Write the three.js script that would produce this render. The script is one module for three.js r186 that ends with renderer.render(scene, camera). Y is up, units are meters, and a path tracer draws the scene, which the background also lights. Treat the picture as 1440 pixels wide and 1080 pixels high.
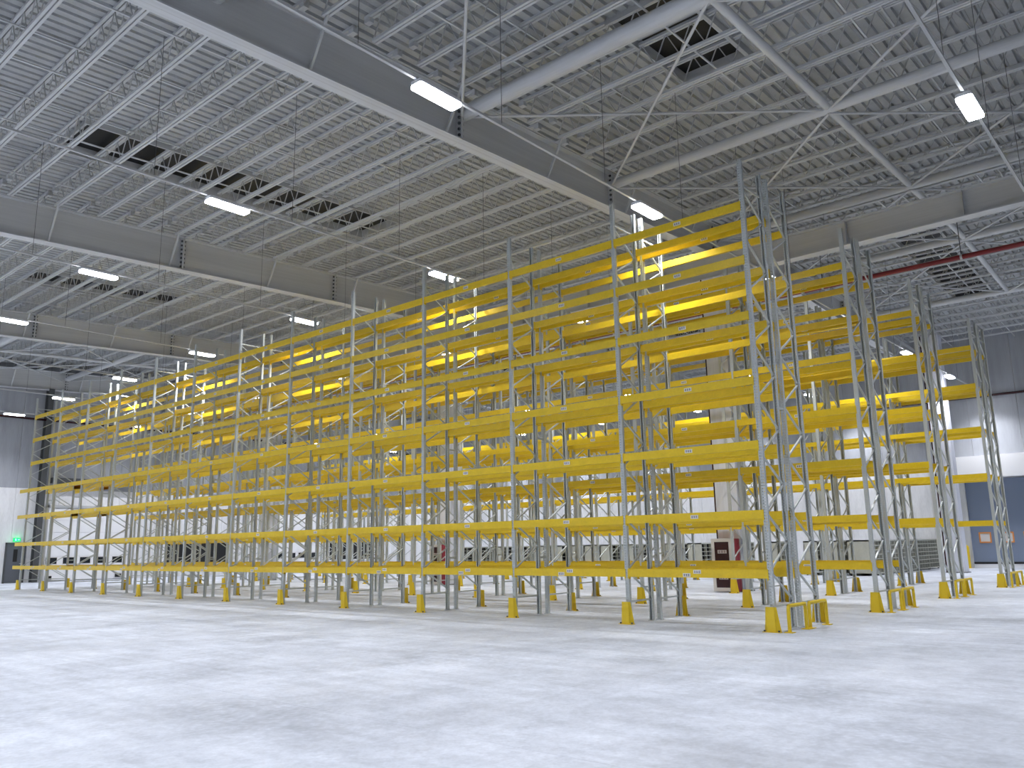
import * as THREE from 'three';
import { mergeGeometries } from 'three/addons/utils/BufferGeometryUtils.js';

// ------------------------------------------------------------------ camera, sky, exposure
const scene = new THREE.Scene();
scene.background = new THREE.Color(0.0006, 0.0008, 0.0014);          // night sky outside
const camera = new THREE.PerspectiveCamera(50.28, 4 / 3, 0.1, 300);
{
  const yaw = 0.7135, pitch = 0.1962, roll = -0.0174;
  camera.position.set(5.905, 1.437, 13.273);
  const f = new THREE.Vector3(-Math.sin(yaw) * Math.cos(pitch), Math.sin(pitch), -Math.cos(yaw) * Math.cos(pitch));
  const r = new THREE.Vector3(Math.cos(yaw), 0, -Math.sin(yaw));
  const u = new THREE.Vector3().crossVectors(r, f);
  camera.up.copy(u).multiplyScalar(Math.cos(roll)).addScaledVector(r, -Math.sin(roll));
  camera.lookAt(camera.position.clone().add(f));
}
const renderer = new THREE.WebGLRenderer({ antialias: true });
renderer.toneMapping = THREE.LinearToneMapping;
renderer.toneMappingExposure = 1.0;
renderer.shadowMap.enabled = true;

// lamps hang on a regular grid, long side across the rack rows
const LAMP = { y: 8.5, x0: 3.55, z0: 17.56, step: 6.27, nx: 8, nz: 9, candela: 105, angle: 1.12, glow: 30, color: 0xf8f9ff };

// ------------------------------------------------------------------ helpers
let seed = 20240611;
const rnd = () => { seed = (seed * 1664525 + 1013904223) >>> 0; return seed / 4294967296; };
const V = (x, y, z) => new THREE.Vector3(x, y, z);
const taken = new Map();
function numbered(name) { const n = taken.get(name) || 0; taken.set(name, n + 1); return n ? name + '_' + String(n).padStart(3, '0') : name; }
function clean(g) { const o = g.index ? g.toNonIndexed() : g; for (const k of Object.keys(o.attributes)) if (!['position', 'normal', 'uv'].includes(k)) o.deleteAttribute(k); return o; }
const merge = (list) => list.length === 1 ? list[0] : mergeGeometries(list.map(clean));
function box(w, h, d, x = 0, y = 0, z = 0) { const g = new THREE.BoxGeometry(w, h, d); g.translate(x, y, z); return g; }
// a box from min corner to max corner
const span = (x0, x1, y0, y1, z0, z1) => box(Math.abs(x1 - x0), Math.abs(y1 - y0), Math.abs(z1 - z0), (x0 + x1) / 2, (y0 + y1) / 2, (z0 + z1) / 2);
// a bar of w (sideways) by h (upwards) from p to q
function bar(p, q, w, h = w, upv = V(0, 1, 0)) {
  const d = q.clone().sub(p), L = d.length(); d.normalize();
  let up = upv.clone(); if (Math.abs(up.dot(d)) > 0.98) up = V(1, 0, 0);
  const s = new THREE.Vector3().crossVectors(up, d).normalize(), t = new THREE.Vector3().crossVectors(d, s);
  const g = new THREE.BoxGeometry(w, h, L);
  g.applyMatrix4(new THREE.Matrix4().makeBasis(s, t, d).setPosition(p.clone().add(q).multiplyScalar(0.5)));
  return g;
}
function rod(p, q, r, n = 8) {
  const d = q.clone().sub(p), L = d.length();
  const g = new THREE.CylinderGeometry(r, r, L, n, 1);
  g.applyQuaternion(new THREE.Quaternion().setFromUnitVectors(V(0, 1, 0), d.normalize()));
  const c = p.clone().add(q).multiplyScalar(0.5); g.translate(c.x, c.y, c.z); return g;
}
function tube(pts, r, n = 10, seg = 24, bendy = 0.5) { return new THREE.TubeGeometry(new THREE.CatmullRomCurve3(pts, false, 'catmullrom', bendy), seg, r, n, false); }
function mesh(name, geo, mat, parent = scene) {
  const m = new THREE.Mesh(Array.isArray(geo) ? merge(geo) : geo, mat);
  m.name = parent === scene ? numbered(name) : name; m.castShadow = m.receiveShadow = true; parent.add(m); return m;
}
function tag(o, label, category, group, kind) { o.userData.label = label; if (category) o.userData.category = category; if (group) o.userData.group = group; if (kind) o.userData.kind = kind; return o; }
function thing(name, label, category, pos = [0, 0, 0], group, kind) {
  const o = new THREE.Group(); o.name = numbered(name); o.position.set(...pos); scene.add(o); return tag(o, label, category, group, kind);
}
const part = (name, parent) => { const o = new THREE.Group(); o.name = name; parent.add(o); return o; };
const ORD = ['first', 'second', 'third', 'fourth', 'fifth', 'sixth', 'seventh', 'eighth', 'ninth', 'tenth', 'eleventh', 'twelfth', 'thirteenth', 'fourteenth'];

// ------------------------------------------------------------------ procedural textures
function hash(x, y, s) { let h = Math.imul(x, 374761393) + Math.imul(y, 668265263) + Math.imul(s, 974634777); h = Math.imul(h ^ (h >>> 13), 1274126177); return ((h ^ (h >>> 16)) >>> 0) / 4294967296; }
function vnoise(x, y, px, py, s) {                                     // value noise that repeats after px, py cells
  const x0 = Math.floor(x), y0 = Math.floor(y), fx = x - x0, fy = y - y0, m = (a, b) => ((a % b) + b) % b;
  const u = fx * fx * (3 - 2 * fx), v = fy * fy * (3 - 2 * fy), X0 = m(x0, px), X1 = m(x0 + 1, px), Y0 = m(y0, py), Y1 = m(y0 + 1, py);
  return (hash(X0, Y0, s) * (1 - u) + hash(X1, Y0, s) * u) * (1 - v) + (hash(X0, Y1, s) * (1 - u) + hash(X1, Y1, s) * u) * v;
}
function dataTex(w, h, fn, srgb) {
  const a = new Uint8Array(w * h * 4);
  for (let j = 0; j < h; j++) for (let i = 0; i < w; i++) { const c = fn(i / w, j / h), k = (j * w + i) * 4; a[k] = c[0]; a[k + 1] = c[1]; a[k + 2] = c[2]; a[k + 3] = 255; }
  const t = new THREE.DataTexture(a, w, h); t.wrapS = t.wrapT = THREE.RepeatWrapping; t.magFilter = THREE.LinearFilter; t.minFilter = THREE.LinearMipmapLinearFilter; t.generateMipmaps = true;
  if (srgb) t.colorSpace = THREE.SRGBColorSpace; t.needsUpdate = true; return t;
}
const concreteValue = (u, v) => {
  const a = vnoise(u * 5, v * 5, 5, 5, 1), b = vnoise(u * 14, v * 14, 14, 14, 2), c = vnoise(u * 40, v * 40, 40, 40, 3), d = vnoise(u * 210, v * 210, 210, 210, 4), e = vnoise(u * 620, v * 620, 620, 620, 5);
  const w = vnoise(u * 9 + 2 * a, v * 90, 9, 90, 6), w2 = vnoise(u * 80, v * 8 + 2 * b, 80, 8, 7);   // float and broom streaks both ways
  const g = Math.max(0, vnoise(u * 7, v * 7, 7, 7, 8) - 0.55) * 1.6;                        // patches where the grit shows
  return 0.20 * a + 0.18 * b + 0.16 * c + 0.14 * d + 0.12 * e + 0.12 * w + 0.08 * w2 - g * 0.3 * (1 - d * e) * (0.4 + e);
};
const concreteTex = dataTex(1536, 1536, (u, v) => {
  const n = concreteValue(u, v), k = 214 + (n - 0.5) * 105; return [k - 4, k - 1, k + 4];
}, true);
const concreteRough = dataTex(512, 512, (u, v) => { const k = 120 + 110 * (0.6 * vnoise(u * 8, v * 8, 8, 8, 11) + 0.4 * vnoise(u * 60, v * 60, 60, 60, 12)); return [k, k, k]; });
const zincTex = dataTex(256, 256, (u, v) => { const k = 172 + 60 * (0.5 * vnoise(u * 24, v * 24, 24, 24, 21) + 0.5 * vnoise(u * 60, v * 60, 60, 60, 22)); return [k - 3, k, k + 1]; }, true);
const paintTex = dataTex(256, 256, (u, v) => { const k = 226 + 24 * (0.6 * vnoise(u * 6, v * 6, 6, 6, 31) + 0.4 * vnoise(u * 40, v * 40, 40, 40, 32)); return [k, k, k]; }, true);
const holeTex = dataTex(32, 64, (u, v) => {                             // punched slots of an upright, 50 mm apart
  const hit = Math.abs(v - 0.5) < 0.17 && (Math.abs(u - 0.3) < 0.09 || Math.abs(u - 0.7) < 0.09); const k = hit ? 0 : 255; return [k, k, k];
});
const withRepeat = (t, x, y) => { const c = t.clone(); c.repeat.set(x, y); c.needsUpdate = true; return c; };
function canvasTex(w, h, draw) { const c = document.createElement('canvas'); c.width = w; c.height = h; draw(c.getContext('2d')); const t = new THREE.CanvasTexture(c); t.colorSpace = THREE.SRGBColorSpace; return t; }
const labelTex = canvasTex(128, 64, (g) => {                             // load plate: three dark glyph blocks on white
  g.fillStyle = '#e8e6e2'; g.fillRect(0, 0, 128, 64); g.fillStyle = '#4a4650';
  for (let k = 0; k < 3; k++) { const x = 12 + k * 36; g.fillRect(x, 14, 28, 7); g.fillRect(x, 28, 28, 6); g.fillRect(x, 42, 28, 8); g.fillRect(x + 10, 12, 7, 40); }
});
const exitTex = canvasTex(128, 64, (g) => { g.fillStyle = '#18c070'; g.fillRect(0, 0, 128, 64); g.fillStyle = '#e8fff2'; g.beginPath(); g.arc(44, 16, 6, 0, 7); g.fill(); g.fillRect(38, 24, 12, 18); g.fillRect(28, 28, 30, 5); g.fillRect(32, 42, 7, 12); g.fillRect(48, 42, 12, 6); g.fillRect(80, 28, 30, 8); g.fillRect(96, 18, 8, 28); });
const plateTex = canvasTex(128, 40, (g) => { g.fillStyle = '#c9bfc0'; g.fillRect(0, 0, 128, 40); g.fillStyle = '#5a3a42'; for (let k = 0; k < 3; k++) { const x = 10 + k * 38; g.fillRect(x, 8, 30, 5); g.fillRect(x, 18, 30, 5); g.fillRect(x, 28, 30, 5); g.fillRect(x + 12, 6, 6, 28); } });

// ------------------------------------------------------------------ materials
const S = (p) => new THREE.MeshStandardMaterial(p);
const M = {
  floor: S({ map: withRepeat(concreteTex, 1 / 9, 1 / 9), roughnessMap: withRepeat(concreteRough, 1 / 13, 1 / 13), roughness: 0.9, color: 0xeaeef5 }),
  zinc: S({ map: zincTex, metalness: 0.3, roughness: 0.4, color: 0xf4f8f7 }),
  zincHoles: S({ map: zincTex, metalness: 0.3, roughness: 0.4, color: 0xf4f8f7, alphaMap: holeTex, alphaTest: 0.5, side: THREE.DoubleSide }),
  yellow: S({ map: paintTex, color: new THREE.Color().setRGB(0.88, 0.62, 0.018), roughness: 0.34, metalness: 0.0 }),
  guard: S({ map: paintTex, color: new THREE.Color().setRGB(0.9, 0.64, 0.02), roughness: 0.45 }),
  steel: S({ color: 0xd3d6d9, roughness: 0.55, map: paintTex }),          // grey painted roof steel
  girder: S({ color: 0xcacccd, roughness: 0.6, map: paintTex }),
  deck: S({ color: 0xb8bbbd, roughness: 0.5, metalness: 0.05, map: paintTex }),
  wallUpper: S({ color: 0xa9adb4, roughness: 0.6, map: paintTex }),
  wall: S({ color: 0xf2f3f5, roughness: 0.7, map: paintTex }),
  columnPaint: S({ color: 0xe6eaf5, roughness: 0.6, map: paintTex }),
  white: S({ color: 0xf2f3f5, roughness: 0.6 }),
  darkSteel: S({ color: 0x4b4e50, roughness: 0.6 }),
  doorGrey: S({ color: 0x5b5f66, roughness: 0.6 }),
  black: S({ color: 0x151617, roughness: 0.55 }),
  glass: new THREE.MeshPhysicalMaterial({ color: 0x1b2026, roughness: 0.12, metalness: 0 }),
  skyGlass: new THREE.MeshPhysicalMaterial({ color: 0x08090b, roughness: 0.5 }),
  red: S({ color: 0x7a1d24, roughness: 0.45 }),
  redCab: S({ color: 0x8c2434, roughness: 0.5 }),
  darkRed: S({ color: 0x341318, roughness: 0.2 }),
  cream: S({ color: 0xcfcbc8, roughness: 0.55 }),
  beige: S({ color: 0xc3c5bb, roughness: 0.6, map: paintTex }),
  roller: S({ color: 0x77849a, roughness: 0.55 }),
  orange: S({ color: 0xd58a45, roughness: 0.5 }),
  lampGlow: S({ color: 0xffffff, emissive: LAMP.color, emissiveIntensity: LAMP.glow, roughness: 0.5 }),
  lampBody: S({ color: 0xd8dade, roughness: 0.5, metalness: 0.2 }),
  exit: S({ map: exitTex, emissive: 0xffffff, emissiveMap: exitTex, emissiveIntensity: 0.6, roughness: 0.5 }),
  label: S({ map: labelTex, roughness: 0.6 }),
  plate: S({ map: plateTex, roughness: 0.6 }),
};

// ------------------------------------------------------------------ room shell
const X0 = -43.2, X1 = 19.1, Z0 = -33.4, Z1 = 21;                        // inner faces
const RIDGE = -17;
const yb = (z) => z > RIDGE ? 10.27 - 0.042 * z : 10.27 - 0.042 * RIDGE + 0.042 * (z - RIDGE);   // underside of the main girders
const DECK = 1.66, JOIST = 0.64;
function worldUV(g, ax, ay) { const p = g.attributes.position, u = new Float32Array(p.count * 2); for (let i = 0; i < p.count; i++) { u[2 * i] = p.getComponent(i, ax); u[2 * i + 1] = p.getComponent(i, ay); } g.setAttribute('uv', new THREE.BufferAttribute(u, 2)); return g; }
{
  const fl = thing('floor', 'pale trowelled concrete warehouse floor', null, [0, 0, 0], null, 'structure');
  const cut = 6.27, gap = 0.0015;                                         // slabs between saw-cut joints
  const base = mesh('sub_floor', span(X0 - 0.3, X1 + 0.3, -0.4, -0.012, Z0 - 0.3, Z1 + 0.3), M.darkSteel, fl);
  for (let x = X1; x > X0; x -= 2 * cut) for (let z = Z1; z > Z0; z -= 2 * cut)
    mesh('slab', worldUV(span(Math.max(x - 2 * cut, X0 - 0.2) + gap, x + (x === X1 ? 0.2 : -gap), -0.012, 0, Math.max(z - 2 * cut, Z0 - 0.2) + gap, z + (z === Z1 ? 0.2 : -gap)), 0, 2), M.floor, fl);
}
function panelWall(name, label, axis, at, from, to, inward) {             // upright sandwich panels, 1.1 m wide, with recessed joints
  const w = thing(name, label, null, [0, 0, 0], null, 'structure'), t = 0.16 * -inward, W = 1.1, n = Math.ceil((to - from) / W);
  const back = axis === 'x' ? span(at + t * 0.2, at + t * 1.6, -0.2, 14.5, from - 0.3, to + 0.3) : span(from - 0.3, to + 0.3, -0.2, 14.5, at + t * 0.2, at + t * 1.6);
  mesh('wall_core', back, M.cream, w);
  for (let k = 0; k < n; k++) {
    const a = from + k * W + 0.008, b = Math.min(from + (k + 1) * W, to) - 0.008;
    for (const [y0, y1, m] of [[0, 4.99, M.wall], [5.0, 14.2, M.wallUpper]])   // white liner panels below, grey cladding above
      mesh('wall_panel', axis === 'x' ? span(at, at + t * 0.2, y0, y1, a, b) : span(a, b, y0, y1, at, at + t * 0.2), m, w);
  }
  return w;
}
panelWall('wall_left', 'white panelled end wall beyond the far rack ends', 'x', X0, Z0, Z1, 1);
panelWall('wall_back', 'white panelled long wall behind all the racks', 'z', Z0, X0, X1, 1);
{
  const wr = mesh('wall_right', span(X1, X1 + 0.3, -0.2, 14.5, Z0 - 0.3, Z1 + 0.3), M.wall); tag(wr, 'white end wall beside the photographer', null, null, 'structure');
  const wf = mesh('wall_front', span(X0 - 0.3, X1 + 0.3, -0.2, 14.5, Z1, Z1 + 0.3), M.wall); tag(wf, 'white long wall behind the photographer', null, null, 'structure');
}

// roof: ribbed steel deck on open web joists
const GX = [6.65, -5.85, -18.25, -30.65, -42.9];                                 // main girders
const BAYS = [[X1, 6.65], [6.65, -5.85], [-5.85, -18.25], [-18.25, -30.65], [-30.65, X0]];
const SKY = [                                                             // roof lights: x from, x to, z from, z to
  [-2.3, -0.7, 0.7, -2.6], [-2.3, -0.7, 5.6, 2.0], [-2.3, -0.7, -17.8, -27.6],
  [-15.4, -13.5, 6.3, -3.6], [-15.4, -13.5, -17.8, -27.6], [-27.9, -26.1, 3.0, -3.0], [-27.9, -26.1, -17.8, -27.6],
];
const ceiling = thing('ceiling', 'grey ribbed steel roof deck on open lattice joists', null, [0, 0, 0], null, 'structure');
{
  const P = 0.25, D = 0.06;                                               // rib pitch and depth
  const strip = (xa, xb, za, zb) => {                                     // xa > xb, za > zb
    const n = Math.max(1, Math.round((xa - xb) / P)), p = (xa - xb) / n, prof = [];
    for (let k = 0; k < n; k++) { const x = xa - k * p; prof.push([x, 0], [x - p * 0.62, 0], [x - p * 0.72, D], [x - p * 0.9, D]); }
    prof.push([xb, 0]);
    const zs = [za]; if (za > RIDGE && zb < RIDGE) zs.push(RIDGE); zs.push(zb);
    const pos = [], uv = [];
    for (let j = 0; j + 1 < zs.length; j++) for (let i = 0; i + 1 < prof.length; i++) {
      const q = [[prof[i], zs[j]], [prof[i + 1], zs[j]], [prof[i + 1], zs[j + 1]], [prof[i], zs[j + 1]]].map(([[x, y], z]) => [x, yb(z) + DECK + y, z]);
      for (const k of [0, 1, 2, 0, 2, 3]) { pos.push(...q[k]); uv.push(q[k][0], q[k][2]); }
    }
    const g = new THREE.BufferGeometry(); g.setAttribute('position', new THREE.Float32BufferAttribute(pos, 3)); g.setAttribute('uv', new THREE.Float32BufferAttribute(uv, 2)); g.computeVertexNormals(); return g;
  };
  M.deck.side = THREE.DoubleSide;
  for (const [xa, xb] of BAYS) {
    const cuts = SKY.filter((s) => s[1] < xa && s[0] > xb), L = cuts.length ? cuts[0] : null;
    if (!L) { mesh('deck_sheet', strip(xa, xb, Z1 + 0.2, Z0 - 0.2), M.deck, ceiling); continue; }
    mesh('deck_sheet', strip(xa, L[1], Z1 + 0.2, Z0 - 0.2), M.deck, ceiling);
    mesh('deck_sheet', strip(L[0], xb, Z1 + 0.2, Z0 - 0.2), M.deck, ceiling);
    let z = Z1 + 0.2;
    for (const c of cuts.slice().sort((a, b) => b[2] - a[2])) { mesh('deck_sheet', strip(L[1], L[0], z, c[2]), M.deck, ceiling); z = c[3]; }
    mesh('deck_sheet', strip(L[1], L[0], z, Z0 - 0.2), M.deck, ceiling);
  }
  const slope = (xa, xb, o0, o1) => {                                      // closed roof build-up above the deck
    const g = []; for (const [za, zb] of [[Z1 + 0.3, RIDGE], [RIDGE, Z0 - 0.3]]) {
      const b = new THREE.BoxGeometry(xa - xb, o1 - o0, za - zb), p = b.attributes.position;
      for (let i = 0; i < p.count; i++) { const z = p.getZ(i) + (za + zb) / 2; p.setXYZ(i, p.getX(i) + (xa + xb) / 2, p.getY(i) + (o0 + o1) / 2 + yb(z), z); } b.computeVertexNormals(); g.push(b);
    } return g;
  };
  mesh('roof_cover', slope(X1 + 0.3, X0 - 0.3, DECK + 0.95, DECK + 1.05), M.black, ceiling);
  for (const [xa, xb, za, zb] of SKY) {                                    // upstand kerb and dark glazing of each roof light
    const k = part('roof_light', ceiling), h0 = DECK - 0.12, h1 = DECK + 0.16;
    const side = (x, w) => { const b = new THREE.BoxGeometry(w, h1 - h0, za - zb), p = b.attributes.position; for (let i = 0; i < p.count; i++) { const z = p.getZ(i) + (za + zb) / 2; p.setXYZ(i, p.getX(i) + x, p.getY(i) + (h0 + h1) / 2 + yb(z), z); } b.computeVertexNormals(); return b; };
    mesh('kerb', side(xa, 0.05), M.girder, k); mesh('kerb', side(xb, 0.05), M.girder, k);
    mesh('kerb', span(xa, xb, yb(za) + h0, yb(za) + h1, za, za - 0.05), M.girder, k); mesh('kerb', span(xa, xb, yb(zb) + h0, yb(zb) + h1, zb, zb + 0.05), M.girder, k);
    const pl = new THREE.BoxGeometry(xb - xa + 0.2, 0.02, za - zb + 0.1), p = pl.attributes.position; for (let i = 0; i < p.count; i++) { const z = p.getZ(i) + (za + zb) / 2; p.setXYZ(i, p.getX(i) + (xa + xb) / 2, p.getY(i) + yb(z) + h1, z); }
    mesh('glazing', pl, M.skyGlass, k);
    for (let z = za - 1.2; z > zb + 0.5; z -= 1.2) mesh('glazing_bar', span(xa, xb, yb(z) + h1 - 0.09, yb(z) + h1 - 0.03, z - 0.025, z + 0.025), M.girder, k);
  }
  // joists
  const JD = JOIST, proto = {};
  for (const len of [12.1, 12.3]) {
    const a = -len / 2, b = len / 2, w = [], n = 20, st = (len - 0.4) / n;
    for (let k = 0; k < n; k++) { const x0 = a + 0.2 + k * st; w.push(bar(V(x0, 0.02, 0), V(x0 + st / 2, JD - 0.03, 0), 0.02), bar(V(x0 + st / 2, JD - 0.03, 0), V(x0 + st, 0.02, 0), 0.02)); }
    proto[len] = {
      bottom: merge([span(a + 0.25, b - 0.25, -0.03, 0.03, -0.065, -0.012), span(a + 0.25, b - 0.25, -0.03, 0.03, 0.012, 0.065)]),
      top: merge([span(a, b, JD - 0.06, JD, -0.065, -0.012), span(a, b, JD - 0.06, JD, 0.012, 0.065), span(a, a + 0.15, JD - 0.16, JD - 0.06, -0.06, 0.06), span(b - 0.15, b, JD - 0.16, JD - 0.06, -0.06, 0.06)]),
      web: merge(w),
    };
  }
  for (let bi = 1; bi < BAYS.length; bi++) {
    const [xa, xb] = BAYS[bi], pr = proto[12.1];
    for (let z = 13.5; z > Z0 + 0.3; z -= 1.172) {
      const j = part('joist', ceiling); j.position.set((xa + xb) / 2, yb(z) + DECK - JD, z);
      mesh('bottom_chord', pr.bottom, M.steel, j); mesh('top_chord', pr.top, M.steel, j); mesh('web_rods', pr.web, M.girder, j);
    }
    for (const t of [0.17, 0.4, 0.62, 0.85]) for (const [za, zb] of [[14, RIDGE], [RIDGE, Z0]]) {   // bridging along the joists
      const x = xa + (xb - xa) * t;
      mesh('bridging_angle', bar(V(x, yb(za) + DECK - JD + 0.05, za), V(x, yb(zb) + DECK - JD + 0.05, zb), 0.035, 0.03), M.steel, ceiling);
      mesh('bridging_angle', bar(V(x + 0.35, yb(za) + DECK - 0.1, za), V(x + 0.35, yb(zb) + DECK - 0.1, zb), 0.035, 0.03), M.steel, ceiling);
    }
  }
}
// main girders: deep welded I sections on the roof slope
const GH = 1.08;
GX.forEach((x, gi) => {
  const g = thing('roof_girder', ['deep grey roof girder above the photographer', 'deep grey roof girder crossing over the near bays of the front rack', 'deep grey roof girder second from the photographer, crossing mid-roof', 'deep grey roof girder next to the far end wall', 'deep grey roof girder lying against the far end wall'][gi], 'girder', [x, 0, 0], 'main roof girders');
  for (const [za, zb] of [[Z1, RIDGE], [RIDGE, Z0]]) {
    const at = (o, z) => V(0, yb(z) + o, z);
    mesh('web', bar(at(GH / 2, za), at(GH / 2, zb), 0.02, GH), M.girder, g);
    mesh('bottom_flange', bar(at(0.016, za), at(0.016, zb), 0.34, 0.032), M.steel, g);
    mesh('top_flange', bar(at(GH - 0.016, za), at(GH - 0.016, zb), 0.34, 0.032), M.steel, g);
  }
  for (let z = 13.5 - 1.172, k = 0; z > Z0 + 1; z -= 1.172 * 3, k++) for (const s of [-1, 1]) mesh('knee_brace', bar(V(s * 0.02, yb(z) + 0.05, z), V(s * 0.55, yb(z) + DECK - JOIST, z), 0.05, 0.05), M.steel, g);
  for (const z of [1.4, -4.5, -10.46, -22.5]) {
    const b = [span(-0.17, 0.17, yb(z), yb(z) + GH, z - 0.025, z + 0.025)];
    mesh('splice_plate', b, M.girder, g);
    const q = []; for (let k = 0; k < 7; k++) for (const s of [-1, 1]) q.push(box(0.05, 0.05, 0.14, s * 0.11, yb(z) + 0.12 + k * 0.14, z));
    mesh('splice_bolts', q, M.darkSteel, g);
  }
});
{ // jack girder along the rows, carried by the columns
  const z = -10.46, g = thing('jack_girder', 'deep grey girder along the rack rows, above the second aisle end', 'girder');
  mesh('web', span(X0, X1, 9.93, 10.68, z - 0.01, z + 0.01), M.girder, g);
  mesh('bottom_flange', span(X0, X1, 9.9, 9.935, z - 0.18, z + 0.18), M.steel, g);
  mesh('top_flange', span(X0, X1, 10.66, 10.69, z - 0.18, z + 0.18), M.steel, g);
  for (let x = X1 - 2; x > X0; x -= 3.1) mesh('stiffener', span(x - 0.008, x + 0.008, 9.93, 10.67, z - 0.16, z + 0.16), M.girder, g);
}
// tube struts and tie rods that brace two bays of the roof
function bracing(xa, xm, xb, label) {
  const g = thing('roof_bracing', label, 'bracing'), zs = [7.2, 1.25, -4.55, -10.95, -17.4, -24.4], y = (z) => yb(z) + 0.72;
  zs.forEach((z, i) => { mesh('strut_tube', rod(V(xa, y(z), z), V(xb, y(z), z), i < 2 ? 0.17 : 0.135, 14), M.steel, g); mesh('node_plate', box(0.36, 0.02, 0.36, xm, y(z) + 0.0, z + 0.1), M.steel, g); });
  for (let i = 0; i + 1 < zs.length; i++) {
    const p = zs[i], q = zs[i + 1];
    mesh('cross_tube', rod(V(xm, y(p), p - 0.1), V(xm, y(q), q + 0.1), 0.09, 12), M.steel, g);
    for (const xe of [xa, xb]) { mesh('tie_rod', rod(V(xe, y(p) - 0.06, p), V(xm, y(q) - 0.06, q), 0.032), M.steel, g); mesh('tie_rod', rod(V(xm, y(p) - 0.14, p), V(xe, y(q) - 0.14, q), 0.032), M.steel, g); }
  }
}
bracing(6.65, 0.22, -5.85, 'grid of round tube struts and thin tie rods overhead at the near rack ends');
bracing(-30.65, -36.9, X0, 'tube struts and tie rods under the roof beside the far end wall');
{ // sprinkler main
  const g = thing('sprinkler_pipe', 'long red sprinkler pipe hung under the roof beyond the jack girder', 'pipe');
  mesh('pipe_run', rod(V(X0, 9.8, -13.5), V(X1, 9.8, -13.5), 0.075, 12), M.red, g);
  for (let x = X1 - 1.5; x > X0; x -= 4.2) { mesh('pipe_hanger', rod(V(x, 9.8, -13.5), V(x, yb(-13.5) + DECK - 0.5, -13.5), 0.012, 6), M.darkSteel, g); mesh('pipe_clip', rod(V(x - 0.03, 9.8, -13.5), V(x + 0.03, 9.8, -13.5), 0.09, 12), M.steel, g); }
}
for (const [nm, a, b, l] of [['wall_pipe', V(X0 + 0.12, 8.78, Z0), V(X0 + 0.12, 8.78, Z1), 'dark pipe running high along the far end wall'], ['wall_pipe', V(X0, 8.52, Z0 + 0.12), V(X1, 8.52, Z0 + 0.12), 'dark pipe running high along the long back wall']]) tag(mesh(nm, rod(a, b, 0.06, 10), M.darkRed), l, 'pipe');

// columns
function column(x, z, label, top) {
  const c = thing('building_column', label, 'column', [x, 0, z], null, 'structure');
  mesh('shaft', span(-0.36, 0.36, 0, top, -0.3, 0.3), M.columnPaint, c);
  mesh('base_plate', span(-0.42, 0.42, 0, 0.03, -0.36, 0.36), M.darkSteel, c);
  mesh('downpipe', rod(V(-0.39, 0.03, 0.26), V(-0.39, top, 0.26), 0.035, 8), M.darkRed, c);
  return c;
}
column(-5.78, -10.5, 'white box column behind the fire cabinet near the rack ends', 9.9);
column(-18.2, -10.5, 'white box column behind the more distant fire cabinet', 9.9);
column(-31.3, -10.5, 'white box column inside the third rack row by its far end', 9.9);
column(-3.45, -27.0, 'white column between the last rack row and the roller door', 10.6);
mesh('red_standpipe', [rod(V(-4.0, 0, -26.6), V(-4.0, 10.5, -26.6), 0.05, 8)], M.red).userData = { label: 'thin red upright pipe on the column before the roller door', category: 'pipe' };
{
  const c = thing('wall_column', 'dark grey steel column against the far end wall', 'column', [X0 + 0.28, 0, -3.75], null, 'structure');
  mesh('column_web', span(-0.2, 0.2, 0, 10.5, -0.015, 0.015), M.darkSteel, c); mesh('column_flange', span(0.19, 0.22, 0, 10.5, -0.14, 0.14), M.darkSteel, c); mesh('column_flange', span(-0.22, -0.19, 0, 10.5, -0.14, 0.14), M.darkSteel, c);
}

// ------------------------------------------------------------------ pallet racks
const B = 2.8, ND = 12, DEP = 0.785, GAPB = 0.287, HT = 8.29;
const LV1 = [0.92, 1.9, 3.076, 4.2, 5.37, 6.4, 7.4266], LV2 = [1.9, 3.32, 4.76, 6.12, 7.34];
const ROWS = [[0.0, 0.0, LV1], [0.17, -4.65, LV1], [0.25, -9.54, LV2], [0.44, -15.17, LV2]];
const ROWNAME = ['front', 'second', 'third', 'rearmost'];
// upright: open channel 80 x 66 with lips, web towards +z
function channel(h) {
  const s = new THREE.Shape(), t = 0.004, a = 0.04, b = 0.033, l = 0.02, pts = [[-a, b], [a, b], [a, -b], [l, -b], [l, -b + t], [a - t, -b + t], [a - t, b - t], [-a + t, b - t], [-a + t, -b + t], [-l, -b + t], [-l, -b], [-a, -b]];
  pts.forEach((p, i) => i ? s.lineTo(...p) : s.moveTo(...p));
  const g = new THREE.ExtrudeGeometry(s, { depth: h, bevelEnabled: false }); g.rotateX(-Math.PI / 2); g.scale(1, 1, -1);
  // scale flips winding: rebuild it
  const q = clean(g), v = q.attributes.position; for (let i = 0; i < v.count; i += 3) for (let c = 0; c < 3; c++) { const k = v.array[(i + 1) * 3 + c]; v.array[(i + 1) * 3 + c] = v.array[(i + 2) * 3 + c]; v.array[(i + 2) * 3 + c] = k; }
  q.computeVertexNormals();
  const uv = new Float32Array(v.count * 2); for (let i = 0; i < v.count; i++) { const nz = Math.abs(q.attributes.normal.getZ(i)) > 0.5; uv[2 * i] = nz && v.getZ(i) > 0.02 ? v.getX(i) / 0.08 + 0.5 : nz ? 0.5 : v.getZ(i) / 0.08 * 0.15 + 0.5; uv[2 * i + 1] = v.getY(i) / 0.05; }
  q.setAttribute('uv', new THREE.BufferAttribute(uv, 2)); return q;
}
const postGeo = channel(HT);
const footGeo = box(0.13, 0.012, 0.09, 0, 0.006, 0);
const zb = (k) => 7.76 - 0.4867 * k;                                         // heights of the lacing nodes
const braceGeos = [];
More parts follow.
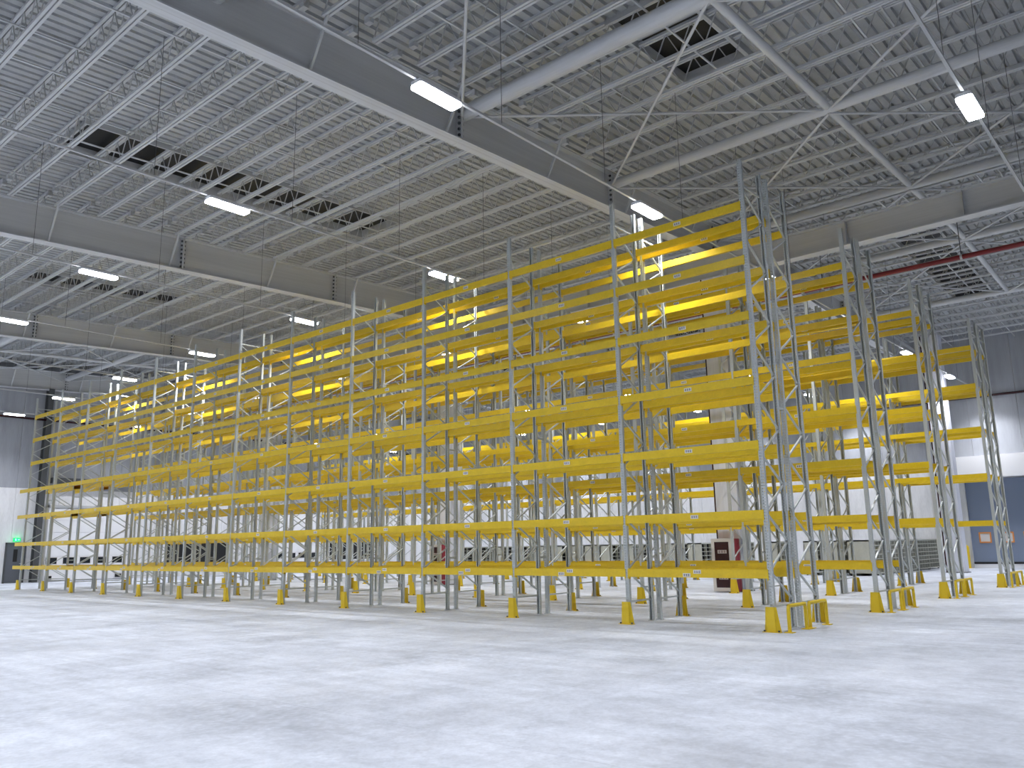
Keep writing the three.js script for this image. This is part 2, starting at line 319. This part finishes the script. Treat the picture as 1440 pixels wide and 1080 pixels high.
{
  const zf = -0.02, zr = -DEP + 0.02;
  for (let k = 0; k < 15; k++) { const a = k % 2 ? zr : zf, b = k % 2 ? zf : zr; braceGeos.push(['diagonal_brace', bar(V(0, zb(k), a), V(0, zb(k + 1) + 0.04, b), 0.028, 0.032, V(1, 0, 0))]); }
  braceGeos.push(['horizontal_brace', bar(V(0, 7.82, zf), V(0, 7.82, zr), 0.028, 0.032)], ['horizontal_brace', bar(V(0, 0.4, zf), V(0, 0.4, zr), 0.028, 0.032)]);
}
const lacing = merge(braceGeos.map((b) => b[1].clone()));
// stepped box beam with hooked end plates; front face towards +z
function beamGeo(len, over = 0) {
  const a = -len / 2 - over, b = len / 2, s = new THREE.Shape();
  [[0.025, -0.07], [0.025, 0.07], [-0.003, 0.07], [-0.003, 0.042], [-0.025, 0.042], [-0.025, -0.07]].forEach((p, i) => i ? s.lineTo(...p) : s.moveTo(...p));
  const g = new THREE.ExtrudeGeometry(s, { depth: b - a, bevelEnabled: true, bevelThickness: 0.001, bevelSize: 0.003, bevelSegments: 1 });
  g.rotateY(-Math.PI / 2); const q = clean(g); q.translate(b, 0, 0);
  const p = q.attributes.position, uv = q.attributes.uv; for (let i = 0; i < p.count; i++) uv.setXY(i, p.getX(i), p.getY(i) + p.getZ(i));
  return [q];
}
const LEN = B - 0.09;
const mkBeam = (over) => { const l = beamGeo(LEN, over); for (const s of [-1, 1]) { const e = span(s * LEN / 2 - 0.004, s * LEN / 2 + 0.004, -0.115, 0.085, -0.032, 0.03); l.push(e, span(s * (LEN / 2 + 0.002) - 0.004, s * (LEN / 2 + 0.022), -0.1, 0.075, 0.027, 0.031)); } return merge(l); };
const beamG = mkBeam(0), beamLong = mkBeam(1.0);
const labelG = new THREE.BoxGeometry(0.15, 0.065, 0.003), spacerG = {};
ROWS.forEach(([rx, rz, LV], ri) => {
  for (const side of [0, 1]) {
    const z0 = rz - side * (DEP + GAPB);
    const label = side ? `${ROWNAME[ri]} double rack row, its back run of galvanised uprights and yellow beams` : `${ROWNAME[ri]} double rack row, its front run of galvanised uprights and yellow beams`;
    const rack = thing('pallet_rack', label, 'pallet rack', [rx, 0, z0], 'double rows of yellow pallet racking');
    for (let i = 0; i <= ND; i++) {
      const f = part('upright_frame', rack); f.position.x = -B * i;
      const pm = ri === 0 ? M.zincHoles : M.zinc;
      const p1 = mesh('post', postGeo, pm, f);
      const p2 = mesh('post', postGeo, pm, f); p2.position.z = -DEP; p2.rotation.y = Math.PI;
      const f1 = mesh('foot_plate', footGeo, M.zinc, f), f2 = mesh('foot_plate', footGeo, M.zinc, f); f2.position.z = -DEP;
      if (ri === 0) for (const [n, g] of braceGeos) mesh(n, g, M.zinc, f); else mesh('lacing', lacing, M.zinc, f);
    }
    for (let i = 0; i < ND; i++) LV.forEach((h, li) => {
      for (const back of [0, 1]) {
        const inner = side ? !back : back;                                  // the beam next to the row's middle
        const cx = rx - B * (i + 0.5);
        if (ri === 2 && inner && [-5.78, -18.2, -31.3].some((c) => Math.abs(c - cx) < B / 2 + 0.35)) continue;   // a column stands there
        const long = ri === 0 && i === ND - 1 && li < 4;
        const b = mesh('beam', long ? beamLong : beamG, M.yellow, rack);
        b.position.set(-B * (i + 0.5), h, back ? -DEP - 0.008 : 0.008);
        if (back) { b.rotation.y = Math.PI; if (long) { b.scale.x = -1; b.scale.z = -1; b.rotation.y = 0; } }
        if (!back && ri < 3) {
          const l = mesh('load_label', labelG, M.label, b); l.position.set(0.02 + ((i * 7 + li * 3) % 5) * 0.02, 0.0, 0.0295);
          if (li === 0 && ri === 0 && !side) { const l2 = mesh('load_label', labelG, M.label, b); l2.position.set(-0.14, -0.03, 0.0295); l.position.set(0.07, 0.028, 0.0295); }
        }
      }
    });
    if (side) for (let i = 0; i <= ND; i++) for (const h of [1.2, 3.8, 7.5]) { const s = mesh('row_spacer', span(-B * i - 0.02, -B * i + 0.02, h - 0.02, h + 0.02, 0.033, GAPB - 0.047), M.zinc, rack); }
  }
});
// upright protectors: bent yellow plates bolted to the floor in front of the aisle-side uprights
{
  const H = 0.4, t = 0.006, zf = 0.125;                                    // front plate with two wings that spread towards the floor
  const quad = (a, b, c, d) => { const n = new THREE.Vector3().crossVectors(b.clone().sub(a), d.clone().sub(a)).normalize().multiplyScalar(t), P = [a, b, c, d], Q = P.map((p) => p.clone().add(n)), pos = [];
    const f = (...v) => v.forEach((p) => pos.push(p.x, p.y, p.z)); f(Q[0], Q[1], Q[2], Q[0], Q[2], Q[3]); f(P[0], P[2], P[1], P[0], P[3], P[2]);
    for (let k = 0; k < 4; k++) { const m = (k + 1) % 4; f(P[k], P[m], Q[m], P[k], Q[m], Q[k]); }
    const g = new THREE.BufferGeometry(); g.setAttribute('position', new THREE.Float32BufferAttribute(pos, 3)); g.setAttribute('uv', new THREE.Float32BufferAttribute(new Float32Array(pos.length / 3 * 2), 2)); g.computeVertexNormals(); return g; };
  const plate = merge([quad(V(-0.075, 0, zf), V(0.075, 0, zf), V(0.068, H, zf), V(-0.068, H, zf)),
    quad(V(0.075, 0, zf), V(0.14, 0, 0.058), V(0.088, H, 0.09), V(0.068, H, zf)), quad(V(-0.14, 0, 0.058), V(-0.075, 0, zf), V(-0.068, H, zf), V(-0.088, H, 0.09))]);
  const foot = span(-0.15, 0.15, 0, 0.01, 0.054, 0.15);
  const bolts = merge([-1, 1].map((s) => rod(V(s * 0.122, 0.01, 0.118), V(s * 0.122, 0.035, 0.118), 0.018, 8)));
  const place = ['near end', 'far end'];
  ROWS.forEach(([rx, rz], ri) => { for (const side of [0, 1]) for (let i = 0; i <= ND; i++) {
    const z = side ? rz - 2 * DEP - GAPB : rz;
    const where = i === 0 ? 'at the near end' : i === ND ? 'at the far end' : `on the ${ORD[i]} upright from the near end`;
    const p = thing('post_protector', `yellow protector ${where}, ${side ? 'back' : 'front'} of the ${ROWNAME[ri]} row`, 'protector', [rx - B * i, 0, z], 'yellow upright protectors');
    if (side) p.rotation.y = Math.PI;
    mesh('guard_plate', plate, M.guard, p); mesh('floor_plate', foot, M.guard, p); mesh('anchor_bolts', bolts, M.darkSteel, p);
  } });
}
// hoop barriers across the near rack ends
{
  const hoop = (z0, z1) => { const r = 0.07, h = 0.42, P = []; P.push(V(0, 0, z0)); P.push(V(0, h - r * 1.6, z0)); for (let k = 1; k < 5; k++) { const a = k / 5 * Math.PI / 2; P.push(V(0, h - r + r * Math.sin(a) , z0 + (z1 < z0 ? -1 : 1) * (r - r * Math.cos(a)))); } const s = z1 < z0 ? 1 : -1; for (let k = 4; k > 0; k--) { const a = k / 5 * Math.PI / 2; P.push(V(0, h - r + r * Math.sin(a), z1 + s * (r - r * Math.cos(a)))); } P.push(V(0, h - r * 1.6, z1)); P.push(V(0, 0, z1)); return tube(P, 0.03, 10, 64, 0.4); };
  ROWS.forEach(([rx, rz], ri) => { for (const k of [0, 1]) {
    const za = k ? -0.84 : 0.02, zc = k ? -1.6 : -0.68;
    const o = thing('hoop_barrier', `yellow tube hoop across the near end of the ${ROWNAME[ri]} row, ${k ? 'back' : 'front'} run`, 'barrier', [rx + 0.26, 0, rz], 'yellow hoops at the rack ends');
    mesh('hoop', hoop(za, zc), M.guard, o);
    for (const z of [za, zc]) mesh('hoop_foot', span(-0.07, 0.07, 0, 0.012, z - 0.07, z + 0.07), M.guard, o);
  } });
}

// ------------------------------------------------------------------ lamps
{
  const rectGeo = (() => { // batten with rounded ends along z
    const s = new THREE.Shape(), w = 0.12, l = 0.45, r = 0.05; s.moveTo(-w + r, -l); s.lineTo(w - r, -l); s.quadraticCurveTo(w, -l, w, -l + r); s.lineTo(w, l - r); s.quadraticCurveTo(w, l, w - r, l); s.lineTo(-w + r, l); s.quadraticCurveTo(-w, l, -w, l - r); s.lineTo(-w, -l + r); s.quadraticCurveTo(-w, -l, -w + r, -l);
    const e = (d, y) => { const g = new THREE.ExtrudeGeometry(s, { depth: d, bevelEnabled: true, bevelSize: 0.008, bevelThickness: 0.008, bevelSegments: 2 }); g.rotateX(Math.PI / 2); g.translate(0, y, 0); return g; };
    return { body: e(0.05, 0.07), glow: e(0.03, 0.0) };
  })();
  const railOf = ORD.slice(0, 8);
  for (let a = 0; a < LAMP.nx; a++) {
    const x = LAMP.x0 - LAMP.step * a;
    const r = thing('light_rail', `thin light rail, ${railOf[a]} from the photographer, crossing above the rack rows`, 'light rail', [x, 0, 0], 'light rails under the roof');
    mesh('rail', span(-0.025, 0.025, LAMP.y + 0.09, LAMP.y + 0.13, Z0 + 0.4, Z1 - 0.4), M.girder, r);
    for (let z = 16; z > Z0; z -= 3.135) mesh('hanger_wire', rod(V(0, LAMP.y + 0.14, z), V(0, yb(z) + DECK, z), 0.005, 5), M.darkSteel, r);
    for (let b = 0; b < LAMP.nz; b++) {
      const z = Math.max(LAMP.z0 - LAMP.step * b, -32.0), y = LAMP.y;
      const t = thing('batten_lamp', `glowing batten lamp, ${ORD[b]} from the near side, on the ${railOf[a]} light rail`, 'lamp', [x, y, z], 'batten lamps under the roof');
      mesh('housing', rectGeo.body, M.lampBody, t); mesh('diffuser', rectGeo.glow, M.lampGlow, t);
      const s = new THREE.SpotLight(LAMP.color, LAMP.candela, 0, LAMP.angle, 1, 2); s.position.set(0, -0.06, 0); s.target.position.set(0, -1, 0); s.castShadow = true; s.shadow.radius = 6;
      t.add(s, s.target);
    }
  }
}

// ------------------------------------------------------------------ doors and fittings on the walls
{ // personnel door in the end wall
  const d = thing('door_1', 'dark grey door in the far end wall under the exit sign', null, [X0, 0, -2.85], null, 'structure');
  mesh('leaf', span(0.0, 0.06, 0.02, 2.02, -0.43, 0.43), M.doorGrey, d); mesh('door_frame', [span(0, 0.09, 0, 2.1, -0.5, -0.43), span(0, 0.09, 0, 2.1, 0.43, 0.5), span(0, 0.09, 2.02, 2.1, -0.5, 0.5)], M.darkSteel, d);
  mesh('door_handle', rod(V(0.1, 1.0, -0.36), V(0.1, 1.0, -0.22), 0.015), M.zinc, d); mesh('vision_panel', span(0.06, 0.066, 1.1, 1.75, -0.1, 0.1), M.black, d);
  const e = tag(mesh('exit_sign', span(X0, X0 + 0.05, 2.16, 2.34, -3.05, -2.68), M.exit), 'small lit green exit sign above the dark door', 'sign');
  const g = new THREE.PointLight(0x20ff90, 0.25); g.position.set(0.15, 2.25 , 0); d.add(g);
}
function dockDoor(n, z0, z1, label, dark) {
  const d = thing('door_' + n, label, null, [X0, 0, 0], null, 'structure'), w = z1 - z0, H = 3.9;
  if (dark) { mesh('dark_opening', span(0, 0.04, 0.75, 2.1, z0, z1), M.black, d); mesh('opening_frame', [span(0, 0.12, 0.68, 0.75, z0 - 0.1, z1 + 0.1), span(0, 0.12, 2.1, 2.2, z0 - 0.1, z1 + 0.1), span(0, 0.12, 0.75, 2.1, z0 - 0.1, z0), span(0, 0.12, 0.75, 2.1, z1, z1 + 0.1)], M.white, d); return; }
  for (let k = 0; k < 6; k++) mesh('door_panel', span(0.0, 0.07, 0.05 + k * H / 6, 0.05 + (k + 1) * H / 6 - 0.015, z0, z1), M.white, d);
  mesh('door_frame', [span(0, 0.12, 0, H + 0.3, z0 - 0.12, z0), span(0, 0.12, 0, H + 0.3, z1, z1 + 0.12), span(0, 0.12, H + 0.08, H + 0.22, z0 - 0.12, z1 + 0.12)], M.girder, d);
  for (let k = 0; k < 5; k++) { const c = z0 + 0.35 + k * (w - 0.7) / 4; mesh('door_window', span(0.065, 0.085, 0.94, 1.27, c - 0.28, c + 0.28), M.glass, d); mesh('window_frame', [span(0.06, 0.082, 0.91, 0.94, c - 0.31, c + 0.31), span(0.06, 0.082, 1.27, 1.3, c - 0.31, c + 0.31)], M.cream, d); }
  mesh('shutter_box', span(0, 0.5, 5.3, 5.6, z0 - 0.1, z1 + 0.1), M.darkSteel, d);
  for (const z of [z0 + 0.25, z1 - 0.25]) mesh('dock_bumper', span(0.07, 0.16, 0.12, 0.3, z - 0.16, z + 0.16), M.black, d);
}
dockDoor(2, -8.55, -4.3, 'white sectional dock door with five dark windows, beside the exit door');
dockDoor(3, -15.1, -11.0, 'wide black opening in the far end wall', true);
dockDoor(4, -22.0, -18.0, 'white sectional dock door with small dark windows, behind the rack ends');
dockDoor(5, -27.2, -23.1, 'black opening in the far end wall next to the back corner', true);
{ // roller door in the back wall
  const d = thing('door_6', 'tall blue-grey high-speed roller door behind the rack ends', null, [0, 0, Z0], null, 'structure'), x0 = -4.15, x1 = 0.9;
  mesh('curtain', span(x0, x1, 0.3, 4.35, 0.05, 0.09), M.roller, d);
  mesh('bottom_bar', span(x0, x1, 0.2, 0.3, 0.03, 0.12), M.black, d); mesh('floor_seal', span(x0, x1, 0.0, 0.2, 0.04, 0.08), M.white, d);
  mesh('side_guide', span(x0 - 0.3, x0, 0, 4.4, 0, 0.22), M.girder, d); mesh('side_guide', span(x1, x1 + 0.3, 0, 4.4, 0, 0.22), M.girder, d);
  mesh('header_box', span(x0 - 0.35, x1 + 0.35, 4.4, 5.5, 0, 0.6), M.white, d);
  mesh('drive_motor', [span(x0 - 0.85, x0 - 0.4, 4.75, 5.35, 0.05, 0.5), rod(V(x0 - 0.62, 5.35, 0.28), V(x0 - 0.62, 5.6, 0.28), 0.14, 12)], M.darkSteel, d);
  for (const c of [-3.53, -2.55, -1.6, -0.6, 0.35]) { const w = part('vision_window', d); mesh('window_frame', [span(c - 0.27, c + 0.27, 1.68, 1.74, 0.085, 0.11), span(c - 0.27, c + 0.27, 1.22, 1.28, 0.085, 0.11), span(c - 0.27, c - 0.21, 1.28, 1.68, 0.085, 0.11), span(c + 0.21, c + 0.27, 1.28, 1.68, 0.085, 0.11)], M.orange, w); mesh('pane', span(c - 0.21, c + 0.21, 1.28, 1.68, 0.088, 0.095), M.cream, w); }
  for (const [x, l] of [[-4.35, 'yellow bollard beside the roller door guide'], [1.2, 'yellow bollard on the far side of the roller door']]) { const b = thing('bollard', l, 'bollard', [x, 0, Z0 + 0.5]); mesh('pillar', rod(V(0, 0, 0), V(0, 1.0, 0), 0.13, 16), M.guard, b); mesh('dome_cap', new THREE.SphereGeometry(0.13, 16, 8, 0, Math.PI * 2, 0, Math.PI / 2).translate(0, 1.0, 0), M.guard, b); mesh('floor_flange', span(-0.18, 0.18, 0, 0.015, -0.18, 0.18), M.guard, b); }
}
// fire cabinets in front of the columns
for (const [x, l] of [[-5.8, 'red and cream fire hose cabinet before the column near the rack ends'], [-18.2, 'red and cream fire hose cabinet before the more distant column']]) {
  const c = thing('fire_cabinet', l, 'fire cabinet', [x, 0, -9.9], 'fire hose cabinets');
  mesh('cabinet_body', span(-0.36, 0.36, 0.02, 1.56, -0.26, 0.1), M.redCab, c);
  mesh('door_frame', [span(-0.37, 0.3, 0.02, 0.13, 0.1, 0.125), span(-0.37, 0.3, 1.47, 1.57, 0.1, 0.125), span(-0.37, -0.27, 0.13, 1.47, 0.1, 0.125), span(0.2, 0.3, 0.13, 1.47, 0.1, 0.125)], M.cream, c);
  mesh('glass_door', span(-0.27, 0.2, 0.13, 1.47, 0.1, 0.115), M.darkRed, c);
  for (const y of [0.42, 1.18]) mesh('name_plate', span(-0.17, 0.12, y - 0.05, y + 0.05, 0.115, 0.12), M.plate, c);
  mesh('door_handle', span(0.13, 0.16, 0.72, 0.86, 0.115, 0.14), M.zinc, c);
}
// beige equipment cabinets with open black pigeonholes on their side, in lines before the back wall
function cabinet(x, z, w, d, label) {
  const c = thing('slotted_cabinet', label, 'cabinet', [x, 0, z], 'beige slotted cabinets before the back wall'), H = 1.46;
  mesh('cabinet_shell', [span(-w / 2, w / 2, 0.05, H, d / 2 - 0.03, d / 2), span(-w / 2, w / 2, 0.05, H, -d / 2, -d / 2 + 0.03), span(-w / 2, w / 2, H - 0.06, H, -d / 2, d / 2), span(-w / 2, -w / 2 + 0.03, 0.05, H, -d / 2, d / 2), span(-w / 2, w / 2, 0.05, 0.1, -d / 2, d / 2)], M.beige, c);
  mesh('dark_lining', span(w / 2 - 0.3, w / 2 - 0.14, 0.1, H - 0.06, -d / 2 + 0.03, d / 2 - 0.03), M.black, c);
  for (let k = 1; k < 7; k++) mesh('shelf', span(w / 2 - 0.14, w / 2, 0.1 + k * 0.186, 0.128 + k * 0.186, -d / 2 + 0.03, d / 2 - 0.03), M.beige, c);
  const n = Math.max(2, Math.round(d / 0.45)); for (let k = 1; k < n; k++) { const zz = -d / 2 + k * d / n; mesh('divider', span(w / 2 - 0.14, w / 2, 0.1, H - 0.06, zz - 0.015, zz + 0.015), M.beige, c); }
  for (const sx of [-1, 1]) for (const sz of [-1, 1]) mesh('foot', span(sx * (w / 2 - 0.06) - 0.03, sx * (w / 2 - 0.06) + 0.03, 0, 0.05, sz * (d / 2 - 0.06) - 0.03, sz * (d / 2 - 0.06) + 0.03), M.darkSteel, c);
}
{
  const fronts = [-29.5, -27.9, -26.3, -24.7, -23.2, -21.9, -20.8, -19.63, -18.6, -17.35, -14.7, -13.48, -11.5, -9.61];
  fronts.forEach((x, k) => cabinet(x - 0.38, -23.5, 0.76, 1.5, `beige slotted cabinet before the back wall, ${ORD[fronts.length - 1 - k]} counted from the long line of cabinets`));
  [-7.92, -6.92].forEach((x, k) => cabinet(x - 0.3, -23.5, 0.6, 1.5, `beige slotted cabinet ${ORD[k + 1]} from the long line's front end, beside it`));
  for (let k = 0; k < 6; k++) cabinet(-6.1, -23.3 - k * 1.75, 0.9, 1.7, `beige slotted cabinet ${ORD[k]} in the line running to the back wall`);
}
renderer.render(scene, camera);
